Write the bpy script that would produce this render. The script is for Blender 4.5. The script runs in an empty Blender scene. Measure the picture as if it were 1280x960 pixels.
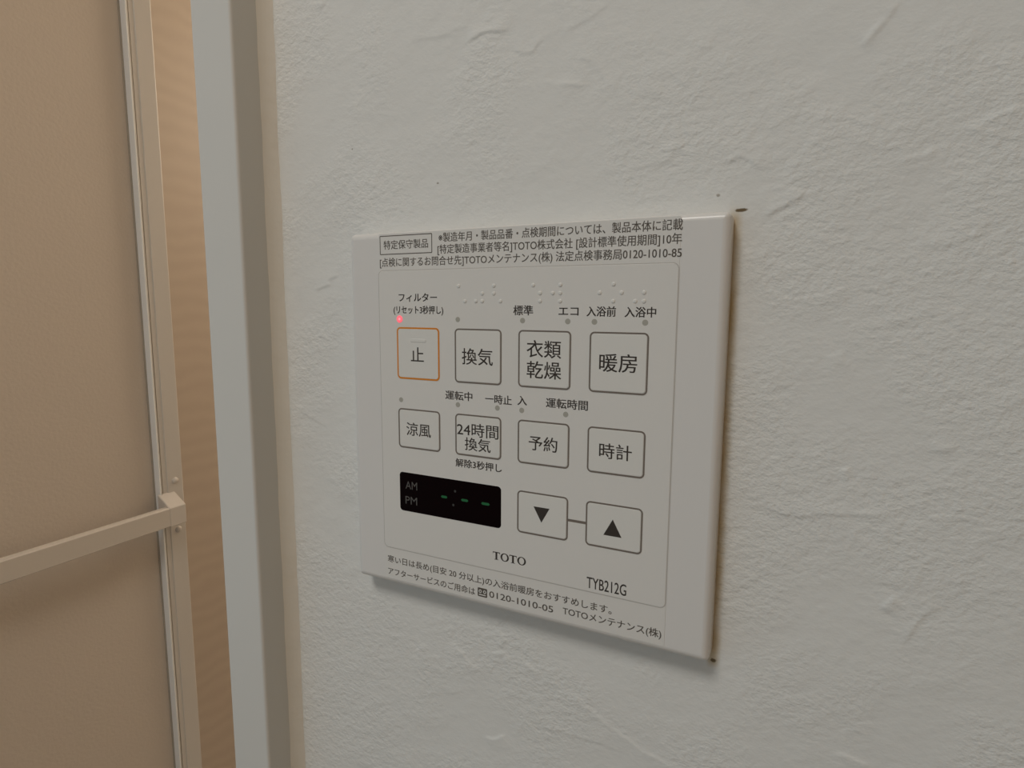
import bpy, math, random
import numpy as np
from mathutils import Matrix, Vector

scene = bpy.context.scene
COL = scene.collection

# ------------------------------------------------------------------ camera, light, exposure
cam_data = bpy.data.cameras.new('camera')
cam_data.sensor_fit = 'HORIZONTAL'
cam_data.sensor_width = 36.0
cam_data.lens = 20.838
cam_data.clip_start = 0.01
cam = bpy.data.objects.new('camera', cam_data)
COL.objects.link(cam)
R_ = Vector((0.89778729, 0.44039592, 0.00542365))
U_ = Vector((-0.06108816, 0.11231949, 0.9917926))
F_ = Vector((-0.43617224, 0.89075011, -0.12774199))
cam.matrix_world = Matrix(((R_.x, U_.x, -F_.x, 0.13955),
                           (R_.y, U_.y, -F_.y, -0.15924),
                           (R_.z, U_.z, -F_.z, 0.09601),
                           (0, 0, 0, 1)))
scene.camera = cam

scene.view_settings.view_transform = 'Standard'
scene.view_settings.look = 'None'
scene.view_settings.gamma = 1.0
scene.view_settings.use_curve_mapping = False
scene.view_settings.exposure = 0.0

world = bpy.data.worlds.new('world')
scene.world = world
world.use_nodes = True
wbg = world.node_tree.nodes['Background']
wbg.inputs['Color'].default_value = (0.84, 0.99, 1.08, 1)
wbg.inputs['Strength'].default_value = 0.325


def area_light(name, loc, target, size, size_y, power, color, shape='RECTANGLE'):
    d = bpy.data.lights.new(name, 'AREA')
    d.shape = shape
    d.size = size
    if shape in ('RECTANGLE', 'ELLIPSE'):
        d.size_y = size_y
    d.energy = power
    d.color = color
    o = bpy.data.objects.new(name, d)
    COL.objects.link(o)
    o.location = loc
    o.rotation_euler = (Vector(target) - Vector(loc)).to_track_quat('-Z', 'Y').to_euler()
    return o


# washroom ceiling lamp, in front of and above the panel; bathroom wall lamp, warm
area_light('washroom_lamp', (-0.10, -0.78, 1.06), (-0.10, -0.78, 0), 0.40, 0.40, 6.9, (1.0, 0.965, 0.90), 'DISK')
bl = bpy.data.lights.new('bathroom_lamp', 'POINT')
bl.energy = 17.5
bl.color = (1.0, 0.85, 0.68)
bl.shadow_soft_size = 0.30
blo = bpy.data.objects.new('bathroom_lamp', bl)
COL.objects.link(blo)
blo.location = (-0.33, 1.52, 0.72)

# ------------------------------------------------------------------ helpers
MM = 0.001


def tag(o, label=None, cat=None, group=None, kind=None):
    if label:
        o['label'] = label
    if cat:
        o['category'] = cat
    if group:
        o['group'] = group
    if kind:
        o['kind'] = kind
    return o


class MB:
    """vertex / face collector, one mesh object per build"""
    def __init__(self):
        self.v, self.f, self.m, self.s = [], [], [], []

    def add(self, verts, faces, mat=0, smooth=False):
        o = len(self.v)
        self.v += [tuple(p) for p in verts]
        for q in faces:
            self.f.append(tuple(i + o for i in q))
            self.m.append(mat)
            self.s.append(smooth)

    def box(self, x0, x1, y0, y1, z0, z1, mat=0):
        v = [(x, y, z) for x in (x0, x1) for y in (y0, y1) for z in (z0, z1)]
        self.add(v, [(0, 1, 3, 2), (4, 6, 7, 5), (0, 4, 5, 1), (2, 3, 7, 6), (0, 2, 6, 4), (1, 5, 7, 3)], mat)

    def loft(self, rings, mat=0, cap0=False, cap1=False, smooth=True, closed=True):
        n = len(rings[0])
        v = [p for r in rings for p in r]
        f = []
        for k in range(len(rings) - 1):
            for i in range(n if closed else n - 1):
                j = (i + 1) % n
                f.append((k * n + i, k * n + j, (k + 1) * n + j, (k + 1) * n + i))
        self.add(v, f, mat, smooth)
        if cap0:
            self.add(rings[0], [tuple(range(n - 1, -1, -1))], mat)
        if cap1:
            self.add(rings[-1], [tuple(range(n))], mat)

    def build(self, name, mats, parent=None, off=(0, 0, 0)):
        me = bpy.data.meshes.new(name)
        me.from_pydata([(x - off[0], y - off[1], z - off[2]) for x, y, z in self.v], [], self.f)
        for m in (mats if isinstance(mats, (list, tuple)) else [mats]):
            me.materials.append(m)
        me.polygons.foreach_set('material_index', self.m)
        me.polygons.foreach_set('use_smooth', self.s)
        me.update()
        o = bpy.data.objects.new(name, me)
        COL.objects.link(o)
        if parent:
            o.parent = parent
        return o


def rrect(x0, x1, z0, z1, r, y, n=8):
    """closed loop of a rounded rectangle facing -y, in mm -> m; counter-clockwise seen from the front"""
    p = []
    for cx, cz, a0 in ((x1 - r, z1 - r, 0), (x0 + r, z1 - r, 90), (x0 + r, z0 + r, 180), (x1 - r, z0 + r, 270)):
        for k in range(n + 1):
            a = math.radians(a0 + 90 * k / n)
            p.append(((cx + r * math.cos(a)) * MM, y * MM, (cz + r * math.sin(a)) * MM))
    return p


def slab(mb, x0, x1, z0, z1, r, yb, yf, bev, mat=0, n=8, steps=4, flare=0.0):
    """rounded plate from yb (wall side) to yf (front, smaller y) with a rounded front edge; mm"""
    rings = [rrect(x0 - flare, x1 + flare, z0 - flare, z1 + flare, r + flare, yb, n)]
    for k in range(steps + 1):
        a = math.radians(90 * k / steps)
        ins = bev * (1 - math.cos(a))
        yy = yf + bev * (1 - math.sin(a))
        rings.append(rrect(x0 + ins, x1 - ins, z0 + ins, z1 - ins, max(r - ins, 0.05), yy, n))
    mb.loft(rings, mat)
    mb.add(rings[-1], [tuple(range(len(rings[-1])))], mat, False)


def frame(mb, x0, x1, z0, z1, r, w, yb, yf, mat=0, n=8):
    """thin rectangular outline of line width w lying on a surface; mm"""
    o0, o1 = rrect(x0, x1, z0, z1, r, yb, n), rrect(x0, x1, z0, z1, r, yf, n)
    i1, i0 = rrect(x0 + w, x1 - w, z0 + w, z1 - w, max(r - w, .05), yf, n), rrect(x0 + w, x1 - w, z0 + w, z1 - w, max(r - w, .05), yb, n)
    mb.loft([o0, o1, i1, i0], mat, smooth=False)


def glyphs(mb, text, x0, x1, zc, em, y, mat=0, bold=0.0, latin=False):
    """flat lettering from the built-in font; ink runs from x0 to x1, em height em, centred on zc; mm"""
    cu = bpy.data.curves.new('lettering', 'FONT')
    cu.body = text
    cu.size = 1.0
    cu.resolution_u = 3
    ob = bpy.data.objects.new('lettering', cu)
    COL.objects.link(ob)
    dg = bpy.context.evaluated_depsgraph_get()
    me = bpy.data.meshes.new_from_object(ob.evaluated_get(dg))
    co = [v.co.copy() for v in me.vertices]
    lo, hi = min(c.x for c in co), max(c.x for c in co)
    mid = 0.35 if latin else 0.38
    fs = [tuple(p.vertices) for p in me.polygons]
    for k, (dx, dz) in enumerate(((-bold, -bold * .5), (bold, bold * .5), (-bold, bold * .5), (bold, -bold * .5)) if bold else ((0, 0),)):
        vs = [((x0 + dx + (c.x - lo) / (hi - lo) * (x1 - x0)) * MM, (y - .001 * k) * MM, (zc + dz + (c.y - mid) * em) * MM) for c in co]
        mb.add(vs, fs, mat)
    bpy.data.objects.remove(ob)
    bpy.data.curves.remove(cu)
    bpy.data.meshes.remove(me)


def disc(mb, x, z, r, y0, y1, mat=0, n=20, dome=0.0):
    """small round boss from y0 to y1, domed by dome; mm"""
    def ring(rr, y):
        return [((x + rr * math.cos(2 * math.pi * k / n)) * MM, y * MM, (z + rr * math.sin(2 * math.pi * k / n)) * MM) for k in range(n)]
    rings = [ring(r, y0), ring(r, y1)]
    if dome:
        for k in range(1, 5):
            a = math.radians(90 * k / 5)
            rings.append(ring(r * math.cos(a), y1 - dome * math.sin(a)))
    mb.loft(rings, mat, cap1=True)


# ------------------------------------------------------------------ materials
def mat(name, color, rough=0.5, spec=0.5, emit=None, estr=0.0):
    m = bpy.data.materials.new(name)
    m.use_nodes = True
    b = m.node_tree.nodes['Principled BSDF']
    b.inputs['Base Color'].default_value = (*color, 1)
    b.inputs['Roughness'].default_value = rough
    b.inputs['Specular IOR Level'].default_value = spec
    if emit:
        b.inputs['Emission Color'].default_value = (*emit, 1)
        b.inputs['Emission Strength'].default_value = estr
    return m


def nodes(m):
    nt = m.node_tree
    return nt, nt.nodes['Principled BSDF']


def mnode(nt, op, a, b=None, c=None):
    n = nt.nodes.new('ShaderNodeMath')
    n.operation = op
    for i, v in enumerate((a, b, c)):
        if v is None:
            continue
        if isinstance(v, (int, float)):
            n.inputs[i].default_value = v
        else:
            nt.links.new(v, n.inputs[i])
    return n.outputs[0]


def noise(nt, vec, scale, detail=2.0, rough=0.5, stretch=None):
    n = nt.nodes.new('ShaderNodeTexNoise')
    n.inputs['Scale'].default_value = scale
    n.inputs['Detail'].default_value = detail
    n.inputs['Roughness'].default_value = rough
    if stretch:
        mp = nt.nodes.new('ShaderNodeMapping')
        mp.inputs['Rotation'].default_value = stretch[1]
        mp.inputs['Scale'].default_value = stretch[0]
        nt.links.new(vec, mp.inputs['Vector'])
        vec = mp.outputs[0]
    nt.links.new(vec, n.inputs['Vector'])
    return n.outputs['Fac']


def bump(nt, b, height, dist, strength=1.0):
    n = nt.nodes.new('ShaderNodeBump')
    n.inputs['Strength'].default_value = strength
    n.inputs['Distance'].default_value = dist
    nt.links.new(height, n.inputs['Height'])
    nt.links.new(n.outputs[0], b.inputs['Normal'])


def smooth(nt, v, lo, hi):
    n = nt.nodes.new('ShaderNodeMapRange')
    n.interpolation_type = 'SMOOTHSTEP'
    n.inputs['From Min'].default_value = lo
    n.inputs['From Max'].default_value = hi
    nt.links.new(v, n.inputs['Value'])
    return n.outputs[0]


def wallpaper(name, color, stains=False):
    m = mat(name, color, 0.75, 0.25)
    nt, b = nodes(m)
    co = nt.nodes.new('ShaderNodeTexCoord').outputs['Object']
    fine = noise(nt, co, 640, 3, 0.55, ((0.9, 1, 1.15), (0, -0.35, 0)))
    mid = noise(nt, co, 260, 2, 0.5, ((0.8, 1, 1.2), (0, -0.45, 0)))
    patch = smooth(nt, noise(nt, co, 26, 2), 0.38, 0.62)
    amp = mnode(nt, 'MULTIPLY_ADD', patch, 0.75, 0.25)
    h = mnode(nt, 'MULTIPLY', mnode(nt, 'ADD', mnode(nt, 'MULTIPLY', fine, 1.0), mnode(nt, 'MULTIPLY', mid, 0.6)), amp)
    bump(nt, b, h, 0.00043, 1.0)
    if stains:
        sx = nt.nodes.new('ShaderNodeSeparateXYZ')
        nt.links.new(co, sx.inputs[0])
        x, z = sx.outputs['X'], sx.outputs['Z']
        wob = mnode(nt, 'MULTIPLY_ADD', noise(nt, co, 160, 3), 0.0016, -0.0008)
        xx = mnode(nt, 'ADD', x, wob)
        band = mnode(nt, 'MULTIPLY', smooth(nt, xx, 0.1200, 0.1214), mnode(nt, 'SUBTRACT', 1.0, smooth(nt, xx, 0.1222, 0.1244)))
        zz = mnode(nt, 'MULTIPLY', smooth(nt, z, -0.006, -0.003), mnode(nt, 'SUBTRACT', 1.0, smooth(nt, z, 0.118, 0.123)))
        blot = smooth(nt, noise(nt, co, 85, 4, 0.6), 0.25, 0.75)
        fac = mnode(nt, 'MULTIPLY', mnode(nt, 'MULTIPLY', band, zz), mnode(nt, 'MULTIPLY_ADD', blot, 0.5, 0.5))

        def spot(cx, cz, rx, rz):
            dx = mnode(nt, 'MULTIPLY', mnode(nt, 'SUBTRACT', x, cx), 1 / rx)
            dz = mnode(nt, 'MULTIPLY', mnode(nt, 'SUBTRACT', z, cz), 1 / rz)
            d = mnode(nt, 'SQRT', mnode(nt, 'ADD', mnode(nt, 'MULTIPLY', dx, dx), mnode(nt, 'MULTIPLY', dz, dz)))
            d = mnode(nt, 'ADD', d, mnode(nt, 'MULTIPLY_ADD', noise(nt, co, 900, 2), 0.8, -0.4))
            return mnode(nt, 'SUBTRACT', 1.0, smooth(nt, d, 0.5, 1.0))
        tear = mnode(nt, 'MAXIMUM', spot(0.1232, 0.1211, 0.0020, 0.0006), spot(0.1222, -0.0030, 0.0011, 0.0008))
        specks = mnode(nt, 'MAXIMUM', spot(-0.0034, 0.1497, 0.0004, 0.0004), spot(0.0312, 0.1355, 0.0006, 0.0004))
        specks = mnode(nt, 'MAXIMUM', specks, spot(0.1175, 0.1252, 0.0007, 0.0006))
        specks = mnode(nt, 'MULTIPLY', specks, 0.6)

        def mix(fac_, a, c):
            n = nt.nodes.new('ShaderNodeMix')
            n.data_type = 'RGBA'
            nt.links.new(fac_, n.inputs['Factor'])
            if isinstance(a, tuple):
                n.inputs['A'].default_value = (*a, 1)
            else:
                nt.links.new(a, n.inputs['A'])
            n.inputs['B'].default_value = (*c, 1)
            return n.outputs['Result']
        c = mix(fac, color, (0.57, 0.455, 0.28))
        c = mix(mnode(nt, 'MAXIMUM', tear, specks), c, (0.17, 0.125, 0.07))
        nt.links.new(c, b.inputs['Base Color'])
    return m


def satin(name, color, rough, bscale=0, bdist=0, spec=0.5):
    m = mat(name, color, rough, spec)
    if bscale:
        nt, b = nodes(m)
        co = nt.nodes.new('ShaderNodeTexCoord').outputs['Object']
        bump(nt, b, noise(nt, co, bscale, 3), bdist, 1.0)
    return m


M_wall = wallpaper('white_textured_wallpaper', (0.78, 0.785, 0.765), stains=True)
M_bounce = mat('warm_bounce_board', (0.45, 0.29, 0.15), 0.6, 0.3)  # brown of the added wall that throws warm bounce light
M_ceil = mat('ceiling_paint', (0.75, 0.74, 0.71), 0.9, 0.2)
M_trim = satin('white_trim', (0.70, 0.69, 0.655), 0.42, 40, 0.0002)
M_caulk = satin('sealant', (0.91, 0.875, 0.80), 0.55, 220, 0.0003)
M_frame = satin('door_frame_resin', (0.62, 0.57, 0.515), 0.35, 300, 0.00005)
M_gasket = mat('door_gasket', (0.42, 0.37, 0.31), 0.6, 0.3)
M_bar = satin('towel_bar_resin', (0.62, 0.555, 0.485), 0.4, 300, 0.00005)
M_cap = mat('cap_resin', (0.64, 0.58, 0.52), 0.3)
M_lip = mat('white_lip', (0.88, 0.87, 0.85), 0.4)
M_house = satin('panel_housing', (0.755, 0.74, 0.72), 0.28, 500, 0.00002)
M_sheet = satin('panel_sheet', (0.76, 0.745, 0.715), 0.33, 300, 0.00002)
M_pad = mat('key_pad', (0.76, 0.75, 0.715), 0.33)
M_line = mat('grey_print', (0.19, 0.16, 0.135), 0.5, 0.3)
M_hair = mat('thin_grey_print', (0.56, 0.54, 0.51), 0.5, 0.3)
M_orange = mat('orange_print', (0.72, 0.25, 0.02), 0.45, 0.3)
M_ink = mat('dark_print', (0.045, 0.035, 0.028), 0.5, 0.3)
M_inkl = mat('small_dark_print', (0.11, 0.095, 0.08), 0.5, 0.3)
M_lamp = mat('unlit_lamp', (0.42, 0.405, 0.355), 0.4)
M_red = mat('red_lamp_rim', (0.75, 0.22, 0.22), 0.4, 0.5, (1.0, 0.10, 0.16), 0.75)
M_redc = mat('red_lamp_core', (0.8, 0.3, 0.3), 0.4, 0.5, (1.0, 0.24, 0.30), 0.95)
M_black = mat('display_black', (0.0045, 0.0008, 0.0008), 0.3, 0.04)
M_grey = mat('display_grey_print', (0.11, 0.105, 0.10), 0.5, 0.2)
M_green = mat('display_green', (0.01, 0.05, 0.02), 0.4, 0.3, (0.05, 1.0, 0.25), 0.035)
M_dot = mat('display_dot_print', (0.055, 0.055, 0.052), 0.5, 0.2)
M_cream = mat('cream_bath_panel', (0.78, 0.74, 0.68), 0.45)
M_floor = mat('floor_sheet', (0.42, 0.36, 0.30), 0.5, 0.4)

# frosted resin sheet of the bathroom door: part of the light passes through
M_frost = bpy.data.materials.new('frosted_resin_sheet')
M_frost.use_nodes = True
nt, b = nodes(M_frost)
b.inputs['Base Color'].default_value = (0.76, 0.67, 0.575, 1)
b.inputs['Roughness'].default_value = 0.45
co = nt.nodes.new('ShaderNodeTexCoord').outputs['Object']
bump(nt, b, noise(nt, co, 260, 3), 0.0004, 1.0)
tr = nt.nodes.new('ShaderNodeBsdfTranslucent')
tr.inputs['Color'].default_value = (0.80, 0.68, 0.55, 1)
mx = nt.nodes.new('ShaderNodeMixShader')
mx.inputs[0].default_value = 0.25
nt.links.new(b.outputs[0], mx.inputs[1])
nt.links.new(tr.outputs[0], mx.inputs[2])
nt.links.new(mx.outputs[0], nt.nodes['Material Output'].inputs['Surface'])

# bathroom wall panel: tan sheet with faint curved figure
M_tan = mat('tan_wall_panel', (0.60, 0.43, 0.30), 0.42, 0.35)
nt, b = nodes(M_tan)
co = nt.nodes.new('ShaderNodeTexCoord').outputs['Object']
wv = nt.nodes.new('ShaderNodeTexWave')
wv.bands_direction = 'Z'
wv.inputs['Scale'].default_value = 9
wv.inputs['Distortion'].default_value = 5
wv.inputs['Detail'].default_value = 2
wv.inputs['Detail Scale'].default_value = 1.2
nt.links.new(co, wv.inputs['Vector'])
rp = nt.nodes.new('ShaderNodeMix')
rp.data_type = 'RGBA'
rp.inputs['A'].default_value = (0.56, 0.455, 0.36, 1)
rp.inputs['B'].default_value = (0.59, 0.485, 0.385, 1)
nt.links.new(wv.outputs['Fac'], rp.inputs['Factor'])
nt.links.new(rp.outputs['Result'], b.inputs['Base Color'])

# ------------------------------------------------------------------ room shell
ZF, ZC = -1.20, 1.10          # floor and ceiling heights (panel foot = 0)
WY = 0.007                    # wall surface
XJ = -0.0410                  # where casing and wall meet

# wall with its trowelled relief; the stretch round the panel is modelled finely
rng = np.random.default_rng(7)
gx0, gx1, gz0, gz1, st = XJ * 1000, 250.5, -160.0, 260.0, 0.45
nx, nz = int((gx1 - gx0) / st) + 1, int((gz1 - gz0) / st) + 1
X, Z = np.meshgrid(np.linspace(gx0, gx1, nx), np.linspace(gz0, gz1, nz))


def vnoise(px, pz, seed):
    r = np.random.default_rng(seed).standard_normal((256, 256))
    ix, iz = np.floor(px).astype(int), np.floor(pz).astype(int)
    fx, fz = px - ix, pz - iz
    fx, fz = fx * fx * (3 - 2 * fx), fz * fz * (3 - 2 * fz)
    g = lambda a, c: r[a % 256, c % 256]
    return (g(ix, iz) * (1 - fx) + g(ix + 1, iz) * fx) * (1 - fz) + (g(ix, iz + 1) * (1 - fx) + g(ix + 1, iz + 1) * fx) * fz


ca, sa = math.cos(0.35), math.sin(0.35)
Xr, Zr = X * ca + Z * sa, -X * sa + Z * ca
H = 0.07 * vnoise(X / 34, Z / 26, 1) + 0.035 * vnoise(Xr / 12, Zr / 7.5, 2) + 0.022 * vnoise(Xr / 5.2, Zr / 3.0, 3)
rough = np.clip(0.5 + 0.6 * vnoise(X / 22, Z / 22, 4), 0, 1.4)
H += rough * (0.022 * vnoise(Xr / 2.6, Zr / 1.6, 5))


def stroke(a, pts, w=0.3, L=2.6):
    """a trowel mark: a step along the polyline whose raised side dies away over L mm"""
    p = np.array(pts, float)
    if p[0, 0] > p[-1, 0]:
        p = p[::-1]
    lo, hi = p.min(0) - 9, p.max(0) + 9
    i0, i1 = max(int((lo[0] - gx0) / st), 0), min(int((hi[0] - gx0) / st) + 1, nx)
    j0, j1 = max(int((lo[1] - gz0) / st), 0), min(int((hi[1] - gz0) / st) + 1, nz)
    if i1 <= i0 or j1 <= j0:
        return
    xs, zs = X[j0:j1, i0:i1], Z[j0:j1, i0:i1]
    best, sd, tt = np.full(xs.shape, 1e9), np.zeros(xs.shape), np.zeros(xs.shape)
    seg = np.hypot(*(p[1:] - p[:-1]).T)
    tot, acc = seg.sum(), 0.0
    for k in range(len(p) - 1):
        d = (p[k + 1] - p[k]) / max(seg[k], 1e-6)
        t = (xs - p[k, 0]) * d[0] + (zs - p[k, 1]) * d[1]
        tc = np.clip(t, 0, seg[k])
        ex, ez = xs - p[k, 0] - d[0] * tc, zs - p[k, 1] - d[1] * tc
        dist = np.hypot(ex, ez)
        side = -ex * d[1] + ez * d[0]
        u = dist < best
        best = np.where(u, dist, best)
        sd = np.where(u, np.where(side >= 0, dist, -dist), sd)
        tt = np.where(u, (acc + tc) / tot, tt)
        acc += seg[k]
    s = sd * (1 if a > 0 else -1)
    end = np.clip(np.minimum(tt, 1 - tt) * 5, 0, 1)
    off = np.exp(-np.maximum(best - np.abs(sd), 0))
    prof = 1 / (1 + np.exp(-np.clip(s / w * 2.2, -30, 30))) * np.exp(-np.maximum(s, 0) / L)
    H[j0:j1, i0:i1] += abs(a) * 0.34 * prof * end * off


MARKS = [
    (0.5, [(21.4, 179.9), (26.6, 179.7), (32.0, 179.2), (35.5, 179.5), (39.0, 177.9)]),
    (1.2, [(41.5, 175.9), (44.6, 176.5), (46.8, 177.4), (49.0, 177.5), (53.6, 177.1), (57.3, 176.8)]),
    (0.8, [(-15.8, 196.9), (-12.9, 198.6)]),
    (0.4, [(37.0, 180.6), (42.6, 180.0)]),
    (0.7, [(57.5, 171.7), (60.7, 169.4), (64.3, 169.2), (65.8, 171.3), (67.7, 172.1)]),
    (0.6, [(73.4, 172.7), (77.4, 173.9), (81.6, 175.1), (85.9, 177.2), (87.6, 178.6)]),
    (0.5, [(77.6, 166.5), (81.9, 163.3), (85.2, 159.6), (87.1, 157.6)]),
    (-0.4, [(65.9, 161.7), (72.9, 160.0), (81.3, 158.3)]),
    (0.5, [(72.4, 159.2), (81.3, 157.2)]),
    (0.4, [(85.9, 156.8), (89.4, 155.2)]),
    (0.4, [(96.1, 152.8), (102.5, 152.5)]),
    (0.8, [(102.0, 137.7), (104.8, 137.8), (107.2, 138.3), (108.9, 139.0)]),
    (0.7, [(96.7, 134.5), (101.5, 134.0), (105.3, 135.3), (106.9, 135.7)]),
    (1.0, [(118.6, 132.4), (120.5, 133.6), (122.9, 134.1), (124.3, 133.4), (126.9, 130.8)]),
    (1.0, [(128.8, 118.9), (132.4, 120.7), (135.0, 122.2), (136.8, 123.2), (138.4, 124.8)]),
    (0.7, [(148.1, 155.5), (149.5, 157.7), (152.1, 160.6), (153.8, 163.3), (154.9, 164.8)]),
    (-0.5, [(146.8, 156.1), (149.4, 159.4), (151.6, 162.1)]),
    (0.5, [(110.3, 162.5), (114.3, 161.6)]),
    (-0.7, [(156.2, 130.6), (160.8, 131.1), (164.4, 132.5)]),
    (-0.8, [(168.5, 135.4), (171.9, 137.0), (174.6, 138.3), (178.6, 139.1)]),
    (0.6, [(176.0, 137.6), (178.6, 138.2)]),
    (0.6, [(162.5, 109.4), (163.9, 110.4), (167.7, 110.6), (171.2, 111.5), (175.4, 113.1)]),
    (-0.5, [(130.8, 99.3), (138.2, 98.9), (143.5, 99.7), (148.5, 101.6)]),
    (-0.6, [(144.5, 84.3), (148.8, 85.7)]),
    (0.8, [(127.8, 46.5), (131.9, 44.5), (136.9, 42.4), (141.7, 42.5), (147.1, 43.9), (154.1, 44.8), (160.9, 45.3), (164.2, 45.0)]),
    (-0.8, [(149.9, 56.0), (151.9, 56.8)]),
    (0.6, [(168.5, 62.8), (173.0, 63.7)]),
    (-1.0, [(160.9, 22.0), (164.0, 26.5)]),
    (0.9, [(166.7, 13.3), (168.0, 17.5), (170.1, 22.2), (173.8, 25.5)]),
    (-0.9, [(153.1, -20.3), (156.8, -19.9), (162.3, -21.0)]),
    (-0.8, [(34.2, -20.3), (39.4, -23.3), (43.3, -27.3), (48.0, -26.9)]),
    (-0.7, [(49.6, -20.5), (57.2, -18.4)]),
    (0.7, [(54.2, -17.8), (57.2, -13.6)]),
    (-1.0, [(63.1, -20.2), (66.0, -21.1), (69.8, -22.5)]),
    (-0.9, [(48.0, -52.4), (52.1, -51.9), (56.4, -48.8)]),
    (0.5, [(64.8, -42.1), (76.3, -41.1), (89.8, -40.5), (100.0, -40.9)]),
    (-0.7, [(76.0, -24.3), (81.5, -26.7), (92.2, -32.8), (102.4, -37.4), (114.5, -40.1)]),
    (-0.6, [(19.7, -28.2), (23.3, -24.7)]),
    (0.5, [(32.3, -41.6), (40.0, -38.3)]),
    (0.8, [(-22.3, 101.9), (-17.2, 103.3), (-14.5, 103.6)]),
    (0.8, [(-16.3, 105.6), (-11.0, 106.9)]),
    (0.5, [(-34.7, 57.1), (-28.7, 54.5), (-18.8, 50.7)]),
    (0.6, [(0.3, 139.2), (6.4, 136.0), (9.7, 134.4)]),
]
for a, pts in MARKS:
    stroke(a, pts)
for k in range(150):
    cx, cz = rng.uniform(-38, 245), rng.uniform(-150, 250)
    if -3 < cx < 125 and -3 < cz < 123:
        continue
    ln, an = rng.uniform(3, 11), rng.normal(0.35, 0.5)
    cv = rng.normal(0, 0.25)
    pts = [(cx + t * ln * math.cos(an + cv * t), cz + t * ln * math.sin(an + cv * t)) for t in (-0.5, -0.2, 0.1, 0.3, 0.5)]
    stroke(rng.choice((-1, 1)) * rng.uniform(0.06, 0.26), pts, 0.4, rng.uniform(1.2, 3))
edge = np.minimum(np.minimum(gx1 - X, Z - gz0), gz1 - Z)
H *= np.clip(edge / 12, 0, 1)
# lies flat behind the panel and in the corner of the casing
inside = np.minimum(np.minimum(X, 121.8 - X), np.minimum(Z + .4, 120.2 - Z))
H *= np.clip(-inside / 3.5, 0.0, 1)
H = np.clip(H, -0.45, 0.5)
verts = np.empty((nx * nz, 3))
verts[:, 0], verts[:, 1], verts[:, 2] = X.ravel() * MM, WY - H.ravel() * MM, Z.ravel() * MM
ii = (np.arange(nz - 1)[:, None] * nx + np.arange(nx - 1)[None, :]).ravel()
quads = np.stack([ii, ii + 1, ii + 1 + nx, ii + nx], 1)
# the rest of the wall: surrounding front faces, doorway reveal, header, left part
xr, xl, xd = 0.228, -0.95, -0.735
X0, X1, Z0, Z1 = gx0 * MM, X[0, -1] * MM, gz0 * MM, Z[-1, 0] * MM
rest = MB()
for x0, x1, z0, z1 in ((X0, xr, Z1, ZC), (X0, xr, ZF, Z0), (X1, xr, Z0, Z1), (xd, X0, 0.80, ZC), (-1.6, xd, ZF, ZC)):
    rest.add([(x0, WY, z0), (x1, WY, z0), (x1, WY, z1), (x0, WY, z1)], [(0, 1, 2, 3)])
YB = 0.117
rest.add([(X0 - .016, WY, ZF), (X0 - .016, WY, .80), (X0 - .016, YB, .80), (X0 - .016, YB, ZF)], [(0, 1, 2, 3)])
rest.add([(X0 - .016, WY, ZF), (X0, WY, ZF), (X0, WY, .80), (X0 - .016, WY, .80)], [(0, 1, 2, 3)])
rest.add([(xd, WY, ZF), (xd, YB, ZF), (xd, YB, .80), (xd, WY, .80)], [(0, 1, 2, 3)])
rest.add([(xd, WY, .80), (xd, YB, .80), (X0 - .016, YB, .80), (X0 - .016, WY, .80)], [(0, 1, 2, 3)])
for x0, x1, z0, z1 in ((X0 - .016, .62, ZF, ZC), (xd, X0 - .016, 0.80, ZC), (-1.6, xd, ZF, ZC)):
    rest.add([(x0, YB, z0), (x0, YB, z1), (x1, YB, z1), (x1, YB, z0)], [(0, 1, 2, 3)])
nv = len(verts)
allv = np.vstack([verts, np.array(rest.v)])
allq = np.vstack([quads, np.array(rest.f) + nv])
me = bpy.data.meshes.new('wall_back')
me.vertices.add(len(allv))
me.vertices.foreach_set('co', allv.ravel())
me.loops.add(len(allq) * 4)
me.loops.foreach_set('vertex_index', allq.ravel().astype(np.int32))
me.polygons.add(len(allq))
me.polygons.foreach_set('loop_start', np.arange(0, len(allq) * 4, 4, dtype=np.int32))
me.polygons.foreach_set('use_smooth', np.r_[np.ones(len(quads), bool), np.zeros(len(rest.f), bool)])
me.update(calc_edges=True)
me.materials.append(M_wall)
wall = bpy.data.objects.new('wall_back', me)
COL.objects.link(wall)
tag(wall, 'white trowel-textured wall behind the control panel', 'wall', kind='structure')


def shell(name, boxes, m, label, cat='wall'):
    q = MB()
    for bx in boxes:
        q.box(*bx)
    return tag(q.build(name, m), label, cat, kind='structure')


shell('floor', [(-1.6, 0.70, -1.9, .10, ZF - .06, ZF)], M_floor, 'brown floor of the washroom', 'floor')
shell('floor_bathroom', [(-1.03, 0.70, .10, 1.75, ZF - .06, ZF)], M_cream, 'cream floor of the bathroom', 'floor')
shell('ceiling', [(-1.6, 0.70, -1.9, 1.75, ZC, ZC + .06)], M_ceil, 'white ceiling over the washroom and bathroom', 'ceiling')
shell('wall_bounce_right', [(xr, xr + .08, -1.2, YB, ZF, ZC)], M_bounce, 'added unseen wooden wall at right, for brown bounce light')  # out of view, added to throw brown bounce light on the textured wall
shell('wall_bathroom_right', [(0.62, 0.70, YB, 1.75, ZF, ZC)], M_cream, 'cream bathroom wall behind the control panel')
shell('wall_left', [(-1.03, -0.95, YB, 1.67, ZF, ZC)], M_tan, 'tan bathroom wall seen past the open door')
shell('wall_far', [(-1.03, 0.62, 1.67, 1.75, ZF, ZC)], M_cream, 'cream far wall of the bathroom')

# ------------------------------------------------------------------ door casing
# right casing: a squared post proud of the wall, softened front edges
cx0, cx1, cy0 = -0.0613, XJ, -0.0087


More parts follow.
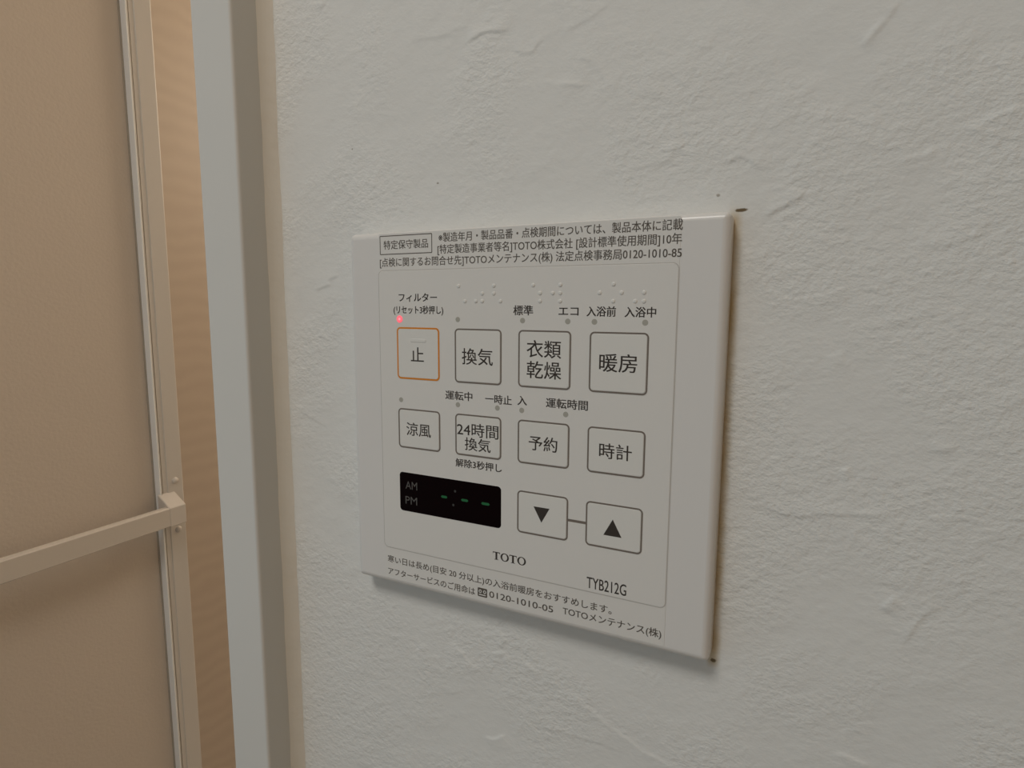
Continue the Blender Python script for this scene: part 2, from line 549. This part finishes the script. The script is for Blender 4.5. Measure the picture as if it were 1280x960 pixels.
def casing(mb, x0, x1, z0, z1, r=0.0012):
    prof = [(x0, 0.0565)]
    for cx, cy, a0 in ((x0 + r, cy0 + r, 180), (x1 - r, cy0 + r, 270)):
        for k in range(6):
            a = math.radians(a0 + 90 * k / 5)
            prof.append((cx + r * math.cos(a), cy + r * math.sin(a)))
    prof.append((x1, WY + .0005))
    rings = [[(x, y, z) for x, y in prof] for z in (z0, z1)]
    mb.loft(rings, 0, smooth=False, closed=False)
    mb.add(rings[0], [tuple(range(len(prof)))])
    mb.add(rings[1], [tuple(range(len(prof) - 1, -1, -1))])


q = MB()
casing(q, cx0, cx1, ZF, 0.82)
trim = tag(q.build('trim_1', M_trim), 'white door casing post at left of the textured wall', 'door casing', kind='structure')
q = MB()
rings = []
rc = 0.0052
for z in np.linspace(ZF, 0.82, 900):
    j = 0.00010 * math.sin(z * 110) + 0.00008 * math.sin(z * 343 + 1)
    rings.append([(cx1 - .0003, WY - rc - j, z), (cx1 + .0004, WY - rc * .80 - j, z), (cx1 + .0011, WY - rc * .56, z),
                  (cx1 + .0019, WY - rc * .32, z), (cx1 + .0027 + j * .5, WY - rc * .12, z), (cx1 + .0033 + j, WY + .0003, z)])
q.loft(rings, 0, closed=False)
tag(q.build('sealant_bead', M_caulk, trim), 'cream sealant bead along the wall')
q = MB()
q.box(cx0 - .64, cx1, cy0, WY + .05, 0.80, 0.82)
q.box(-0.757, -0.737, cy0, WY + .05, ZF, 0.82)
tag(q.build('trim_2', M_trim), 'white casing over the doorway and down its far side', 'door casing', kind='structure')

# ------------------------------------------------------------------ bathroom door leaf, standing open into the bathroom
XL = -0.700
zb, zt = ZF + .03, 0.78
yn, ys, ye = 0.055, 0.3755, 0.4118


def prism_y(mb, prof, z0, z1, mat=0):
    """prof: (x, y) points, extruded along z"""
    rings = [[(x, y, z) for x, y in prof] for z in (z0, z1)]
    mb.loft(rings, mat, smooth=False)
    mb.add(rings[0], [tuple(range(len(prof) - 1, -1, -1))], mat)
    mb.add(rings[1], [tuple(range(len(prof)))], mat)


def stile_profile(y0, y1, sgn=1):
    """moulded stile: lip, groove, step, flat, rounded outer edge"""
    w = y1 - y0
    Y = lambda t: (y0 + t) if sgn > 0 else (y1 - t)
    p = [(XL - .011, Y(0)), (XL - .0008, Y(0)), (XL, Y(.0008)), (XL, Y(.0022)), (XL - .0060, Y(.0024)), (XL - .0060, Y(.0038)),
         (XL - .0012, Y(.0040)), (XL - .0012, Y(.0105)), (XL, Y(.0114))]
    r = .0028
    for k in range(7):
        a = math.radians(90 - 90 * k / 6)
        p.append((XL - r + r * math.sin(a), Y(w - r + r * math.cos(a))))
    p += [(XL - .028, Y(w)), (XL - .028, Y(0))]
    return p


door = bpy.data.objects.new('door_1', None)
COL.objects.link(door)
door.location = (XL, yn, zb)
tag(door, 'open bathroom door with frosted beige panes and a white frame', 'door', kind='structure')
OFF = tuple(door.location)
q = MB()
prism_y(q, stile_profile(ys, ye), zb, zt)
q.build('door_stile', M_frame, door, OFF)
q = MB()
prism_y(q, stile_profile(yn, yn + .042, -1), zb, zt)
q.build('door_stile', M_frame, door, OFF)
for z0, z1 in ((zb, zb + .07), (zt - .06, zt)):
    q = MB()
    q.box(XL - .027, XL - .001, yn + .040, ys + .003, z0, z1)
    q.build('door_rail', M_frame, door, OFF)
q = MB()
q.box(XL - .0165, XL - .0125, yn + .036, ys + .010, zb + .06, zt - .05)
tag(q.build('door_pane', M_frost, door, OFF), 'frosted beige resin pane')
q = MB()
q.box(XL - .0125, XL - .0112, ys - .0032, ys + .004, zb + .07, zt - .06)
tag(q.build('pane_gasket', M_gasket, door, OFF), 'thin grey gasket')

q = MB()
q.box(XL - .0118, XL + .0003, ys - .0010, ys + .0006, zb + .07, zt - .06)  # strip paler than the frame, laid over the stile's inner lip
tag(q.build('stile_lip_strip', M_lip, door, OFF), 'white strip over the inner lip of the stile')
q = MB()
q.box(XL - .0060, XL - .0052, ys + .0022, ys + .0040, zb, zt)
tag(q.build('stile_seal', M_gasket, door, OFF), 'dark seal in the groove of the stile')

# towel bar with its end brackets
zb0, zb1 = -0.2255, -0.1975
bar = MB()
prof = [(XL + .0145, zb0), (XL + .0225, zb0), (XL + .0235, zb0 + .001), (XL + .0235, zb1 - .0015), (XL + .0220, zb1), (XL + .0145, zb1 + .0005)]
rings = [[(x, y, z) for x, z in prof] for y in (0.098, 0.3715)]
bar.loft(rings, 0, smooth=False)
bar.add(rings[0], [tuple(range(len(prof)))])
bar.add(rings[1], [tuple(range(len(prof) - 1, -1, -1))])
towel = bar.build('towel_bar', M_bar, door, OFF)
for y0, y1 in ((0.3712, 0.3965), (0.068, 0.0983)):
    q = MB()
    e = .0012
    prof = [(XL - .002, zb0 - .001), (XL + .0230, zb0 - .001), (XL + .0240, zb0), (XL + .0240, zb1 - .001), (XL + .0228, zb1 + .0005), (XL - .002, zb1 + .0165)]
    cxm, czm = XL + .011, (zb0 + zb1) / 2
    rings = []
    for y, s in ((y0, .96), (y0 + e, 1), (y1 - e, 1), (y1, .96)):
        rings.append([(cxm + (x - cxm) * s, y, czm + (z - czm) * s) for x, z in prof])
    q.loft(rings, 0, smooth=False)
    q.add(rings[0], [tuple(range(len(prof)))])
    q.add(rings[-1], [tuple(range(len(prof) - 1, -1, -1))])
    q.build('bar_bracket', M_cap, towel, OFF)
for z in (-0.166, -0.2425):
    for yy in (0.3985,):
        q = MB()
        rings = []
        rad = .0052
        for k in range(6):
            a = math.radians(90 * k / 5)
            rr = rad * math.cos(a)
            rings.append([(XL - .0005 + .0040 * math.sin(a), yy + max(rr, .0003) * math.cos(t), z + max(rr, .0003) * math.sin(t)) for t in np.linspace(0, 2 * math.pi, 20, endpoint=False)])
        q.loft(rings, 0, cap1=True)
        q.build('screw_cap', M_cap, door, OFF)

# ------------------------------------------------------------------ the control panel on the wall (mm; front face at y = 0, wall at y = 7)
panel = bpy.data.objects.new('control_panel', None)
COL.objects.link(panel)
panel.location = (0.0609, WY, -0.0004)
tag(panel, 'square white bathroom heater control panel with labelled keys and black clock display on the wall', 'control panel')
PO = tuple(panel.location)


def part(mb, name, mats, parent=panel, label=None):
    o = mb.build(name, mats, parent, PO)
    if label:
        o['label'] = label
    return o


q = MB()
slab(q, 0, 121.8, -0.4, 120.2, 1.6, 7.6, 0.0, 2.0, n=6, steps=6)
housing = part(q, 'housing', M_house)

# printed sheet on the front, and the raised key sheet inside it
q = MB()
slab(q, 12.6, 109.7, 1.5, 119.6, 0.5, 0.05, -0.06, 0.04, n=3, steps=1)
part(q, 'printed_sheet', M_sheet)
q = MB()
slab(q, 12.4, 109.5, 13.0, 107.7, 1.6, 0.0, -0.16, 0.07, n=6, steps=2)
key_sheet = part(q, 'key_sheet', M_sheet)
YS = -0.16          # surface of the key sheet
q = MB()
frame(q, 12.15, 109.75, 12.75, 107.95, 1.8, 0.32, -0.05, -0.10)
part(q, 'sheet_outline', M_hair, label='thin grey outline')

# printed notices above and below the key sheet
YN = -0.075
for name, s, x0, x1, z, em in (
        ('notice_text', '※製造年月・製品品番・点検期間については、製品本体に記載', 35.9, 110.1, 117.5, 3.05),
        ('notice_text', '[特定製造事業者等名]TOTO株式会社 [設計標準使用期間]10年', 35.5, 110.0, 113.95, 3.05),
        ('notice_text', '[点検に関するお問合せ先]TOTOメンテナンス(株) 法定点検事務局0120-1010-85', 12.95, 110.1, 110.45, 3.05),
        ('notice_text', '寒い日は長め(目安 20 分以上)の入浴前暖房をおすすめします。', 13.5, 94.3, 8.65, 2.75)):
    q = MB()
    glyphs(q, s, x0, x1, z, em, YN, bold=0.035)
    part(q, name, M_inkl)
q = MB()
glyphs(q, 'アフターサービスのご用命は', 13.6, 48.6, 4.15, 2.75, YN, bold=0.035)
glyphs(q, '0120-1010-05', 53.9, 76.0, 4.55, 3.0, YN, bold=0.035, latin=True)
glyphs(q, 'TOTOメンテナンス(株)', 79.2, 108.8, 5.1, 2.85, YN, bold=0.035)
part(q, 'notice_text', M_inkl)
# free-call symbol: dark box with two pale loops
q = MB()
slab(q, 49.6, 53.1, 2.95, 5.95, 0.3, -0.05, YN, 0.01, n=3, steps=1)
for cx in (50.55, 52.15):
    outer = [((cx + .55 * math.cos(t)) * MM, (YN - .02) * MM, (4.75 + .62 * math.sin(t)) * MM) for t in np.linspace(0, 2 * math.pi, 20, endpoint=False)]
    inner = [((cx + .28 * math.cos(t)) * MM, (YN - .02) * MM, (4.75 + .34 * math.sin(t)) * MM) for t in np.linspace(0, 2 * math.pi, 20, endpoint=False)]
    q.loft([outer, inner], 1, smooth=False)
q.add([(x * MM, (YN - .02) * MM, z * MM) for x, z in ((50.1, 3.45), (52.6, 3.45), (52.6, 3.8), (50.1, 3.8))], [(0, 1, 2, 3)], 1)
part(q, 'call_symbol', [M_inkl, M_sheet])
q = MB()
frame(q, 13.05, 33.5, 112.9, 119.0, 0.25, 0.28, -0.05, YN, n=2)
nf = part(q, 'notice_frame', M_inkl)
q = MB()
glyphs(q, '特定保守製品', 14.65, 31.95, 116.0, 3.05, YN, bold=0.035)
o = q.build('notice_text', M_inkl, nf, PO)

# captions on the key sheet
YC = YS - 0.012
for s, x0, x1, z, em in (('フィルター', 20.4, 35.1, 99.1, 3.0), ('(リセット3秒押し)', 18.25, 37.4, 95.15, 2.8),
                         ('標準', 62.0, 68.35, 95.25, 3.1), ('エコ', 76.4, 82.35, 95.15, 3.1), ('入浴前', 84.8, 93.15, 95.1, 3.0), ('入浴中', 95.65, 104.1, 95.0, 3.0),
                         ('運転中', 38.0, 47.85, 68.3, 3.1), ('一時止', 52.5, 61.55, 68.1, 3.1), ('入', 63.55, 66.6, 68.4, 3.1), ('運転時間', 72.85, 85.7, 68.4, 3.1),
                         ('解除3秒押し', 41.65, 58.25, 46.6, 2.9)):
    q = MB()
    glyphs(q, s, x0, x1, z, em, YC, bold=0.06)
    part(q, 'caption', M_ink)

# indicator lamps: the filter lamp is lit
q = MB()
disc(q, 20.55, 92.1, 1.2, -0.1, YS - .03, 0, dome=.12)
disc(q, 20.55, 92.1, 0.42, YS - .05, YS - .14, 1, dome=.06)
part(q, 'indicator_lamp', [M_red, M_redc], label='lit red indicator lamp')
for x, z in ((42.75, 92.25), (65.0, 92.25), (79.2, 92.2), (87.1, 92.2), (101.3, 92.2), (20.55, 65.4), (42.6, 65.4), (56.7, 65.45), (64.95, 65.4), (79.05, 65.35)):
    q = MB()
    disc(q, x, z, 0.82, -0.1, YC, 0)
    part(q, 'indicator_lamp', M_lamp)

# raised braille dots above three keys
for pts in (((43.1, 102.5), (45.35, 97.9), (51.45, 100.2), (55.4, 102.5), (55.4, 100.2), (49.2, 97.9), (51.45, 97.9), (57.65, 97.9)),
            ((68.3, 102.5), (70.5, 100.2), (70.5, 97.9), (76.75, 102.5), (74.45, 100.2), (76.75, 100.2), (76.75, 97.9)),
            ((92.3, 102.5), (88.4, 100.2), (94.6, 100.2), (92.3, 97.9), (100.75, 100.2), (98.4, 97.9), (100.75, 97.9))):
    q = MB()
    for x, z in pts:
        disc(q, x, z, 0.62, -0.1, YS, 0, n=16, dome=.2)
    part(q, 'braille_dots', M_pad)

# keys: pad, printed outline and legend
KEYS = [
    (19.35, 35.9, 72.5, 89.5, 'o', [('止', 24.9, 29.9, 80.65, 5.3)]),
    (41.6, 58.1, 72.5, 89.5, 'g', [('換気', 44.25, 55.1, 80.9, 5.5)]),
    (63.7, 80.35, 72.5, 89.5, 'g', [('衣類', 66.5, 77.35, 84.05, 5.5), ('乾燥', 66.55, 77.45, 77.9, 5.5)]),
    (85.85, 102.5, 72.5, 89.5, 'g', [('暖房', 88.85, 99.5, 81.0, 5.5)]),
    (19.35, 35.9, 49.2, 62.6, 'g', [('涼風', 22.6, 32.25, 55.8, 4.8)]),
    (41.6, 58.1, 49.2, 62.6, 'g', [('24時間', 42.3, 57.1, 57.75, 4.7), ('換気', 45.15, 54.35, 53.15, 4.5)]),
    (63.7, 80.35, 49.2, 62.6, 'g', [('予約', 67.45, 76.6, 55.85, 4.8)]),
    (85.85, 102.5, 49.2, 62.6, 'g', [('時計', 89.45, 98.8, 55.95, 4.8)]),
    (63.7, 80.35, 27.2, 40.6, 'g', 'down'),
    (85.85, 102.5, 27.2, 40.6, 'g', 'up'),
]
YP = YS - 0.10
for x0, x1, z0, z1, colr, leg in KEYS:
    q = MB()
    slab(q, x0 + .52, x1 - .52, z0 + .52, z1 - .52, 0.95, -0.1, YP, 0.09, n=6, steps=3)
    key = part(q, 'key', M_pad)
    q = MB()
    frame(q, x0, x1, z0, z1, 1.4, 0.6 if colr == 'o' else 0.44, -0.12, YS - .07, n=7)
    q.build('key_outline', M_orange if colr == 'o' else M_line, key, PO)
    if colr == 'o':
        key['label'] = 'key with an orange outline'
        q2 = MB()
        slab(q2, 24.7, 30.8, 84.7, 85.8, 0.5, YP + .02, YP - .1, 0.1, n=5, steps=3)
        q2.build('tactile_bar', M_pad, key, PO)
    q = MB()
    yl = (YP - .012) * MM
    if leg == 'down':
        q.add([(69.2 * MM, yl, 36.25 * MM), (74.45 * MM, yl, 36.25 * MM), (71.85 * MM, yl, 31.5 * MM)], [(0, 2, 1)])
    elif leg == 'up':
        q.add([(91.3 * MM, yl, 31.2 * MM), (96.65 * MM, yl, 31.2 * MM), (93.95 * MM, yl, 36.2 * MM)], [(0, 1, 2)])
    else:
        for s, a, c, z, em in leg:
            glyphs(q, s, a, c, z, em, YP - .012, bold=0.045)
    q.build('legend', M_ink, key, PO)
q = MB()
q.box(80.3 * MM, 85.9 * MM, (YC) * MM, -0.1 * MM, 33.35 * MM, 34.15 * MM)
part(q, 'connecting_line', M_line)

# clock display
q = MB()
slab(q, 19.4, 58.1, 27.2, 40.7, 1.2, -0.1, YS - .04, 0.03, n=6, steps=2)
disp = part(q, 'display', M_black)
YD = YS - .055
q = MB()
glyphs(q, 'AM', 21.75, 26.5, 36.4, 3.9, YD, latin=True)
glyphs(q, 'PM', 21.65, 26.4, 31.15, 3.9, YD, latin=True)
q.build('display_lettering', M_grey, disp, PO)
for x0, x1 in ((35.9, 38.4), (43.55, 46.3), (51.0, 54.1)):
    q = MB()
    zz, h = 34.4, 0.42
    q.add([(x * MM, YD * MM, z * MM) for x, z in ((x0, zz), (x0 + h, zz - h), (x1 - h, zz - h), (x1, zz), (x1 - h, zz + h), (x0 + h, zz + h))], [(0, 1, 2, 3, 4, 5)])
    q.build('display_segment', M_green, disp, PO)
for x, z in ((41.35, 36.9), (40.65, 32.2)):
    q = MB()
    disc(q, x, z, 0.42, YS - .03, YD, 0, n=14)
    q.build('display_dot', M_dot, disp, PO)

# maker's mark in serif capitals and the model code
q = MB()
zb_, zt_, yl = 16.65, 19.25, YC


def poly(pts):
    q.add([(x * MM, yl * MM, z * MM) for x, z in pts], [tuple(range(len(pts)))])


def serif_t(x, w):
    c, hw = x + w / 2, .33
    poly([(x, zt_ - .30), (x + w, zt_ - .30), (x + w, zt_), (x, zt_)])
    poly([(x, zt_ - .85), (x + .22, zt_ - .30), (x, zt_ - .30)])
    poly([(x + w - .22, zt_ - .30), (x + w, zt_ - .85), (x + w, zt_ - .30)])
    poly([(c - hw, zb_), (c + hw, zb_), (c + hw, zt_ - .3), (c - hw, zt_ - .3)])
    poly([(c - .72, zb_), (c - hw, zb_), (c - hw, zb_ + .22), (c - .72, zb_ + .14)])
    poly([(c + hw, zb_), (c + .72, zb_), (c + .72, zb_ + .14), (c + hw, zb_ + .22)])


def serif_o(x, w):
    c, cz, a, b_ = x + w / 2, (zb_ + zt_) / 2, w / 2, (zt_ - zb_) / 2 + .06
    ts = np.linspace(0, 2 * math.pi, 40, endpoint=False)
    q.loft([[((c + a * math.cos(t)) * MM, yl * MM, (cz + b_ * math.sin(t)) * MM) for t in ts],
            [((c + (a - .62) * math.cos(t)) * MM, yl * MM, (cz + (b_ - .26) * math.sin(t)) * MM) for t in ts]], 0, smooth=False)


serif_t(55.2, 2.55)
serif_o(57.95, 2.95)
serif_t(61.05, 2.55)
serif_o(63.8, 3.0)
part(q, 'maker_mark', M_ink)
q = MB()
glyphs(q, 'TYB212G', 86.6, 98.45, 15.8, 4.9, YC, bold=0.035, latin=True)
part(q, 'model_code', M_ink)
